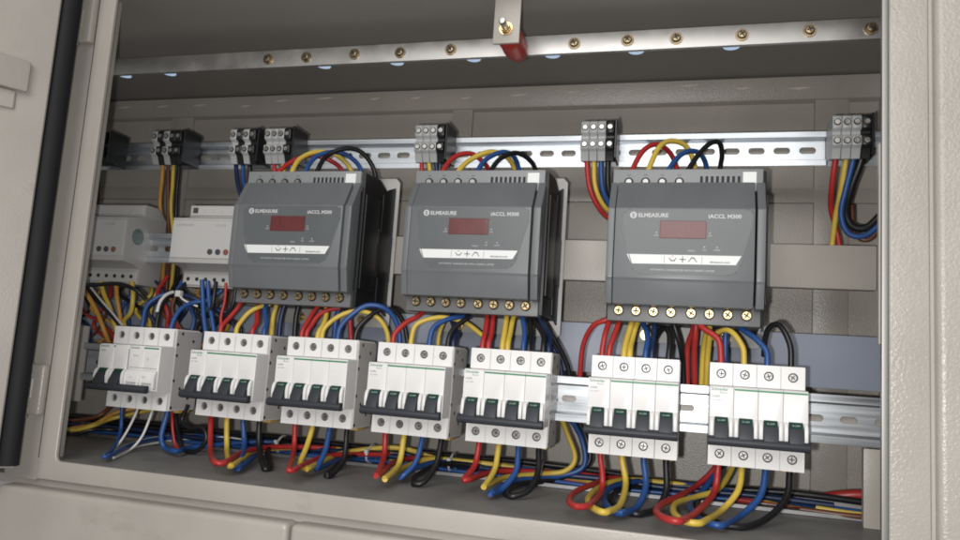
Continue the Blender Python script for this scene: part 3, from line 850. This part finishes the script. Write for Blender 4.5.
# middle meter
up(4, 0, 'red', [(486, 309, 33), (487, 318, 30), (485, 332, 20)], dx=-2.5)
up(4, 0, 'red', [(494, 310, 34), (493, 319, 32), (490.5, 334, 22)], 'second @ wire sharing the red terminal of the fifth breaker', dx=3)
up(4, 1, 'yellow', [(507, 311, 33), (506.5, 318, 30), (503.5, 333, 20)], dx=-2.2)
up(4, 1, 'yellow', [(516, 312, 34), (513, 319, 32), (508.5, 334, 22)], 'second @ wire sharing the yellow terminal of the fifth breaker', dx=2.8)
up(4, 2, 'blue', [(522, 311, 33), (523, 319, 30), (522.5, 334, 20)], dx=-1)
up(4, 2, 'black', [(531, 311, 34), (530, 320, 32), (528, 334, 24)], '@ wire beside the blue one above the fifth breaker', dx=4)
up(4, 3, 'black', [(532, 312, 34), (535, 321, 32), (538, 335, 22)], dx=-1)
up(4, 3, 'dark_blue', [(536, 312, 38), (542, 324, 36), (544, 336, 28)], dx=4)
free('black', '@ wire curving right of the fifth breaker and down behind the rail', [(534, 311, 40), (545, 324, 42), (556, 342, 48), (564, 357, 54), (569, 372, 58), (571, 395, 62)])
free('dark_blue', '@ wire curving right of the fifth breaker beside the black one', [(530, 312, 48), (541, 330, 52), (552, 347, 56), (560, 362, 60), (563, 395, 64)])
up(3, 0, 'red', [(424, 311, 34), (416, 317.5, 28), (407, 322, 22), (402, 331, 16)])
up(3, 1, 'yellow', [(482, 335, 44), (466, 323, 36), (449, 318, 28), (434, 318, 22), (423.5, 325, 16)])
up(3, 2, 'blue', [(470, 317, 40), (460, 317, 32), (449, 319, 25), (440, 327, 17)])
up(3, 3, 'black', [(470, 311, 34), (466, 319, 28), (459.5, 329, 19)])
up(3, 3, 'dark_blue', [(452, 311, 40), (452.5, 322, 34), (456, 334, 24)], dx=5)
free('yellow', 'thin @ wire between the blue and black ones above the fourth breaker', [(444, 322, 44), (440, 332, 40), (438, 345, 36), (438, 360, 36)], 1.6)
# left meter
up(2, 0, 'red', [(322, 302, 34), (315, 310, 30), (310.5, 322, 20)], dx=-2.2)
up(2, 0, 'red', [(340, 308, 36), (328, 310, 30), (318, 316, 24), (314.5, 326, 18)], 'second @ wire sharing the red terminal of the third breaker', dx=3)
up(2, 1, 'yellow', [(326, 304, 36), (326.5, 314, 30), (326.5, 325, 20)], dx=-3)
up(2, 1, 'yellow', [(389, 352, 40), (387, 332, 36), (379, 319, 30), (366, 312, 25), (350, 312, 22), (336, 318, 18), (330, 327, 15)], '@ wire arching from the third breaker over to the fourth', dx=1.5)
up(2, 2, 'blue', [(400, 352, 44), (399, 332, 42), (393, 316, 36), (382, 307, 28), (367, 305.5, 22), (354, 313, 17), (348, 325, 14)], '@ wire arching high from the third breaker over to the fourth')
up(2, 3, 'black', [(408, 345, 50), (404, 324, 46), (395, 311, 38), (380, 310, 28), (369, 317, 20), (364, 327, 15)], '@ wire arching from the third breaker behind the blue arch')
up(1, 0, 'red', [(243, 300, 34), (237, 309, 28), (231.5, 320, 20)])
up(1, 1, 'yellow', [(270, 304, 36), (258, 307.5, 28), (248.5, 313, 22), (244, 322, 17)])
up(1, 2, 'red', [(259, 303, 36), (257.5, 313, 30), (256, 324, 20)])
up(1, 3, 'blue', [(267, 302, 34), (265, 312, 28), (263, 324, 20)], dx=-5)
free('yellow', '@ wire passing behind the right edge of the second breaker', [(277, 303, 40), (273, 318, 38), (271.5, 335, 36), (271, 355, 40)])
free('dark_blue', '@ wire passing between the second and third breakers', [(285, 303, 40), (281, 318, 40), (279, 336, 40), (278, 360, 44)])
free('blue', '@ wire dropping left of the red arc of the fourth breaker', [(340, 305, 44), (336, 320, 42), (333, 345, 40)])
free('black', '@ wire hanging under the middle of the leftmost meter', [(300, 300, 44), (296, 318, 44), (294, 345, 44)])
free('red', '@ wire dropping behind the third breaker top', [(352, 304, 46), (350, 322, 46), (352, 348, 46)])

# -- arcs above the meters
def arcs(which, spec):
    for color, pts in spec:
        n = len(pts)
        P = []
        for i, (px, py) in enumerate(pts):
            P.append((px, py, 30 + 50 * i / (n - 1)))
        a, b = at(*P[0]), at(*P[-1])
        Q = [Vector((a.x, a.y - 1, a.z - 12))] + [at(*p) for p in P] + [Vector((b.x + 1, b.y + 4, b.z - 30))]
        wire(color, 2.5, '@ wire arching over the top of the %s grey meter' % which, Q, 'wires above the meters', raw=True)
arcs('rightmost', (('red', [(631.7, 171.7), (643, 151), (656.7, 144.5), (670, 153), (677, 171)]),
                   ('yellow', [(648, 171.7), (659, 147.5), (671.7, 141), (686.7, 147), (695, 168)]),
                   ('blue', [(668, 171.7), (679.5, 156), (691.7, 151), (701.7, 155.5), (707, 171)]),
                   ('black', [(688, 171), (700, 153), (711, 143), (719.5, 143), (722, 155), (720, 171)])))
arcs('middle', (('red', [(441.7, 174), (453, 158), (470, 153.5), (483, 162), (489, 173)]),
                ('yellow', [(456.7, 174), (470, 160), (490, 152), (506.7, 157), (515, 172)]),
                ('blue', [(476.7, 173), (486.7, 159), (503, 152), (514, 157), (519, 172)]),
                ('black', [(490, 173), (500, 159), (515, 153), (528, 158.5), (536, 172)])))
arcs('leftmost', (('red', [(278, 173), (291.7, 162), (310, 155.5), (330, 160.5), (343, 173)]),
                  ('yellow', [(291.7, 173), (300, 159), (316.7, 152), (336.7, 155.5), (351.7, 172)]),
                  ('blue', [(305, 173), (315, 157.5), (333, 152), (350, 157), (361.7, 172)]),
                  ('black', [(316.7, 173), (326.7, 156), (346.7, 148.5), (363, 153.5), (375, 173)])))

# -- wires below the terminal blocks
def down(label, spec):
    for color, r, pts in spec:
        a = at(*pts[0])
        P = [Vector((a.x, 82, a.z + 16))] + [at(*p) for p in pts]
        wire(color, r, '@ wire under %s' % label, P, 'wires under the terminal blocks', raw=True)
down('the terminal block farthest right', (
    ('red', 2.5, [(835.5, 157, 84), (832, 185, 95), (831, 208, 112), (836, 228, 124), (840, 250, 126), (842, 270, 126)]),
    ('yellow', 2.5, [(846, 158, 84), (841, 190, 96), (836, 215, 112), (832, 245, 124), (830, 268, 126)]),
    ('blue', 2.5, [(853, 160, 84), (846, 188, 92), (841, 214, 100), (848, 233, 104), (864, 236, 104), (880, 224, 104), (895, 205, 104)]),
    ('black', 3.6, [(861, 160, 86), (851, 188, 96), (846, 212, 108), (852, 226, 112), (866, 228, 112), (880, 216, 112), (895, 198, 112)])))
wire('brown', 2.3, '@ wire curving behind the blue one at the right post', [(852, 205, 122), (854, 232, 120), (868, 240, 118), (884, 224, 116), (898, 212, 116)], 'wires under the terminal blocks')
wire('yellow', 2.0, 'thin @ wire curving to the right post above the cross strip', [(858, 240, 124), (872, 236, 122), (886, 226, 120), (898, 216, 120)], 'wires under the terminal blocks')
down('the terminal block above the rightmost meter', (
    ('red', 2.4, [(587, 160, 82), (589, 185, 84), (597, 205, 92), (610, 219, 103.5), (636, 226, 110)]),
    ('yellow', 2.4, [(594, 160, 82), (595, 185, 86), (602, 203, 94), (613, 213, 103.5), (640, 218, 110)]),
    ('blue', 2.4, [(601, 160, 82), (602, 185, 88), (607, 200, 95), (617, 210, 103.5), (644, 214, 110)]),
    ('black', 2.6, [(608, 160, 84), (608, 185, 90), (612, 198, 96), (622, 207, 103.5), (648, 211, 110)])))
down('the terminal block above the middle meter', (
    ('red', 2.3, [(422, 161, 82), (422, 172, 80), (424, 190, 84)]),
    ('yellow', 2.3, [(429, 161, 82), (430, 172, 80), (431, 190, 84)]),
    ('dark_blue', 2.3, [(436, 161, 82), (437, 172, 82), (438, 190, 84)]),
    ('black', 2.3, [(443, 162, 84), (443, 174, 84), (444, 190, 86)])))
down('the terminal block above the leftmost meter', (
    ('red', 2.3, [(274, 163, 82), (275, 174, 80), (276, 190, 84)]),
    ('yellow', 2.3, [(283, 163, 82), (284, 174, 80), (285, 190, 84)]),
    ('blue', 2.3, [(291, 163, 82), (292, 174, 82), (293, 190, 84)])))
down('the dark block left of the leftmost meter', (
    ('dark_blue', 2.4, [(236, 163, 84), (237, 178, 78), (240, 192, 70), (246, 210, 66)]),
    ('blue', 2.2, [(243, 164, 84), (243, 178, 80), (246, 190, 72), (252, 210, 68)]),
    ('black', 2.4, [(250, 165, 86), (250, 178, 84), (252, 190, 76), (258, 210, 72)])))
down('the dark block above the gap between the relays', (
    ('orange', 2.2, [(163, 163, 86), (162, 180, 92), (160, 205, 100), (164, 240, 104), (162, 290, 100)]),
    ('brown', 2.2, [(168, 164, 88), (168, 185, 96), (168, 215, 104), (169, 250, 106), (166, 295, 102)]),
    ('yellow', 2.0, [(173.5, 163, 86), (172.5, 185, 94), (171, 210, 102), (174, 250, 106), (170, 300, 100)]),
    ('black', 2.2, [(179, 165, 92), (177, 190, 100), (176, 220, 108), (178, 260, 110), (176, 300, 104)])))
down('the dark block at the left post', (
    ('brown', 2.4, [(97, 165, 92), (98, 185, 98), (97, 210, 104)]),))

# -- the tangle under the relay modules, at the left
tangle = (
    ('orange', 2.3, 'leftmost @ wire slanting down under the half hidden relay', [(80, 286, 40), (88, 296, 38), (97, 312, 40), (106, 335, 46), (116, 360, 70)]),
    ('yellow', 2.3, '@ wire under the third terminal of the half hidden relay', [(101, 282, 46), (104, 294, 44), (110, 308, 46), (116, 330, 50)]),
    ('orange', 2.3, '@ wire under the middle of the half hidden relay', [(116, 282, 46), (117, 297, 44), (119, 310, 46), (122, 330, 52)]),
    ('yellow', 2.4, 'thick @ wire under the right end of the half hidden relay', [(132, 282, 46), (133, 295, 42), (131, 312, 44), (124, 322, 50), (128, 335, 54)]),
    ('black', 2.2, '@ wire crossing level under the half hidden relay', [(70, 287, 36), (95, 285, 32), (118, 284, 32), (136, 290, 36), (146, 300, 44)]),
    ('black', 2.2, '@ wire slanting right between the yellow ones', [(84, 284, 50), (97, 300, 44), (112, 316, 46), (128, 334, 54)]),
    ('white', 1.2, 'thin @ wire slanting right between the yellow ones', [(88, 284, 46), (101, 300, 40), (114, 315, 42), (126, 330, 52)]),
    ('red', 1.8, '@ wire in the dark behind the yellow ones at the left', [(76, 296, 70), (86, 314, 70), (100, 322, 70), (114, 338, 70), (124, 365, 74)]),
    ('blue', 2.4, '@ wire bending from the first breaker up to the white tie', [(141, 340, 20), (143, 322, 22), (147, 306, 26), (160, 296, 34), (176, 292, 44), (182, 282, 56)]),
    ('black', 2.4, '@ wire bending from the first breaker beside a white one', [(155, 345, 18), (156, 330, 20), (160, 310, 26), (168, 297, 34), (180, 290, 46), (190, 278, 60)]),
    ('white', 1.7, '@ wire bending beside the black one above the first breaker', [(157, 312, 20), (160, 302, 22), (166, 295, 28), (173, 292, 36)]),
    ('blue', 2.3, '@ wire rising to the right above the first breaker', [(169, 345, 18), (172, 325, 22), (180, 310, 30), (192, 303, 40), (208, 300, 50), (222, 290, 56)]),
    ('dark_blue', 2.3, 'upper @ wire running right under the second relay', [(176, 292, 48), (190, 297, 46), (206, 303, 50), (222, 312, 52), (234, 310, 56)]),
    ('black', 2.4, '@ wire running right under the second relay', [(178, 290, 50), (188, 300, 48), (200, 310, 52), (214, 318, 54), (230, 322, 56)]),
    ('blue', 2.4, '@ wire dropping from the first terminal of the second relay', [(202, 280, 46), (203, 300, 44), (204, 318, 40), (207, 340, 36)]),
    ('blue', 2.4, '@ wire dropping from the second terminal of the second relay', [(208, 281, 48), (209, 300, 46), (212, 318, 42), (216, 345, 38)]),
    ('black', 2.2, '@ wire dropping from the middle terminal of the second relay', [(216, 282, 46), (214, 297, 42), (210, 312, 44), (198, 325, 50), (190, 345, 50)]),
    ('red', 1.7, 'thin @ wire dropping from the second relay', [(226, 283, 46), (225, 300, 44), (221, 318, 42), (222, 340, 40)]),
    ('black', 2.3, '@ wire dropping between the second relay and the leftmost meter', [(236, 284, 44), (234, 300, 42), (228, 314, 44), (214, 326, 52), (206, 345, 54)]),
    ('brown', 2.0, '@ wire in the dark under the gap between the relays', [(166, 290, 80), (162, 310, 78), (172, 328, 74), (170, 350, 70)]),
    ('red', 1.8, '@ wire in the dark right of the white tie', [(172, 300, 78), (172, 315, 76), (178, 330, 72), (180, 350, 70)]),
    ('yellow', 2.0, '@ wire in the dark left of the white tie', [(160, 285, 84), (152, 305, 80), (150, 325, 76), (158, 350, 74)]),
    ('blue', 2.2, '@ wire in the dark behind the white tie', [(186, 300, 76), (194, 318, 72), (190, 335, 70), (186, 352, 70)]),
    ('orange', 2.2, '@ wire at the floor behind the left post', [(50, 432, 60), (75, 428, 56), (95, 424, 56), (118, 412, 76), (160, 404, 100)]),
    ('yellow', 2.2, '@ wire at the floor behind the left post, lying lowest', [(50, 425, 50), (72, 430, 46), (92, 426, 48), (114, 418, 76), (160, 408, 100)]),
    ('brown', 2.2, '@ wire at the floor behind the left post, uppermost', [(50, 420, 60), (78, 420, 58), (100, 415, 60), (120, 400, 80), (160, 392, 100)]),
    ('black', 2.4, '@ wire at the floor behind the left post', [(50, 437, 56), (72, 436, 58), (90, 430, 66), (118, 430, 86), (170, 434, 92)]),
    ('brown', 1.8, 'short @ wire slanting to the floor left of the first breaker', [(82, 424, 80), (88, 432, 78), (96, 440, 74)]),
)
for color, r, lab, pts in tangle:
    wire(color, r, lab, pts, 'tangle of wires at the left')
rt = random.Random(21)
DEEP = (('dark_blue', 'far left, at the post'), ('black', 'far left, at the post'), ('brown', 'far left, at the post'), ('orange', 'far left, near the post'),
        ('red', 'left, under the half hidden relay'), ('blue', 'left, under the half hidden relay'), ('black', 'under the right end of the half hidden relay'),
        ('blue', 'under the right end of the half hidden relay'), ('yellow', 'under the gap between the relays'), ('dark_blue', 'under the gap between the relays'),
        ('red', 'under the gap between the relays'), ('black', 'left of the white tie'), ('dark_blue', 'right of the white tie'), ('brown', 'right of the white tie'),
        ('black', 'under the left end of the second relay'), ('dark_blue', 'under the left end of the second relay'), ('orange', 'under the middle of the second relay'),
        ('dark_blue', 'under the middle of the second relay'), ('black', 'under the right end of the second relay'), ('brown', 'under the right end of the second relay'))
for k, (color, where) in enumerate(DEEP):
    x = 78 + 158 * k / (len(DEEP) - 1)
    y = 66 + rt.uniform(0, 44)
    wire(color, rt.uniform(1.7, 2.4), '@ wire deep in the dark tangle, ' + where, [(x + rt.uniform(-12, 12), 276, y + 14), (x + rt.uniform(-14, 14), 293, y), (x + rt.uniform(-16, 16), 310, y - 5), (x + rt.uniform(-18, 18), 328, y), (x + rt.uniform(-14, 14), 352, y + 4), (x + rt.uniform(-10, 10), 385, y + 14)], 'tangle of wires at the left')
p = at(179, 294, 40)
tie = thing('cable_tie', 'white cable tie round the blue and black wires under the relays', 'cable tie', tuple(p))
MB().box(-3.2, 3.2, -3, 3, -3, 3.6).bevel(.8, 2).build('buckle', 'tie_white', tie)
MB().tube(spline([(0, 0, 0), (6, -2, -5), (14, 0, -9), (22, 4, -12)]), 1.1, 8).build('band', 'tie_white', tie)
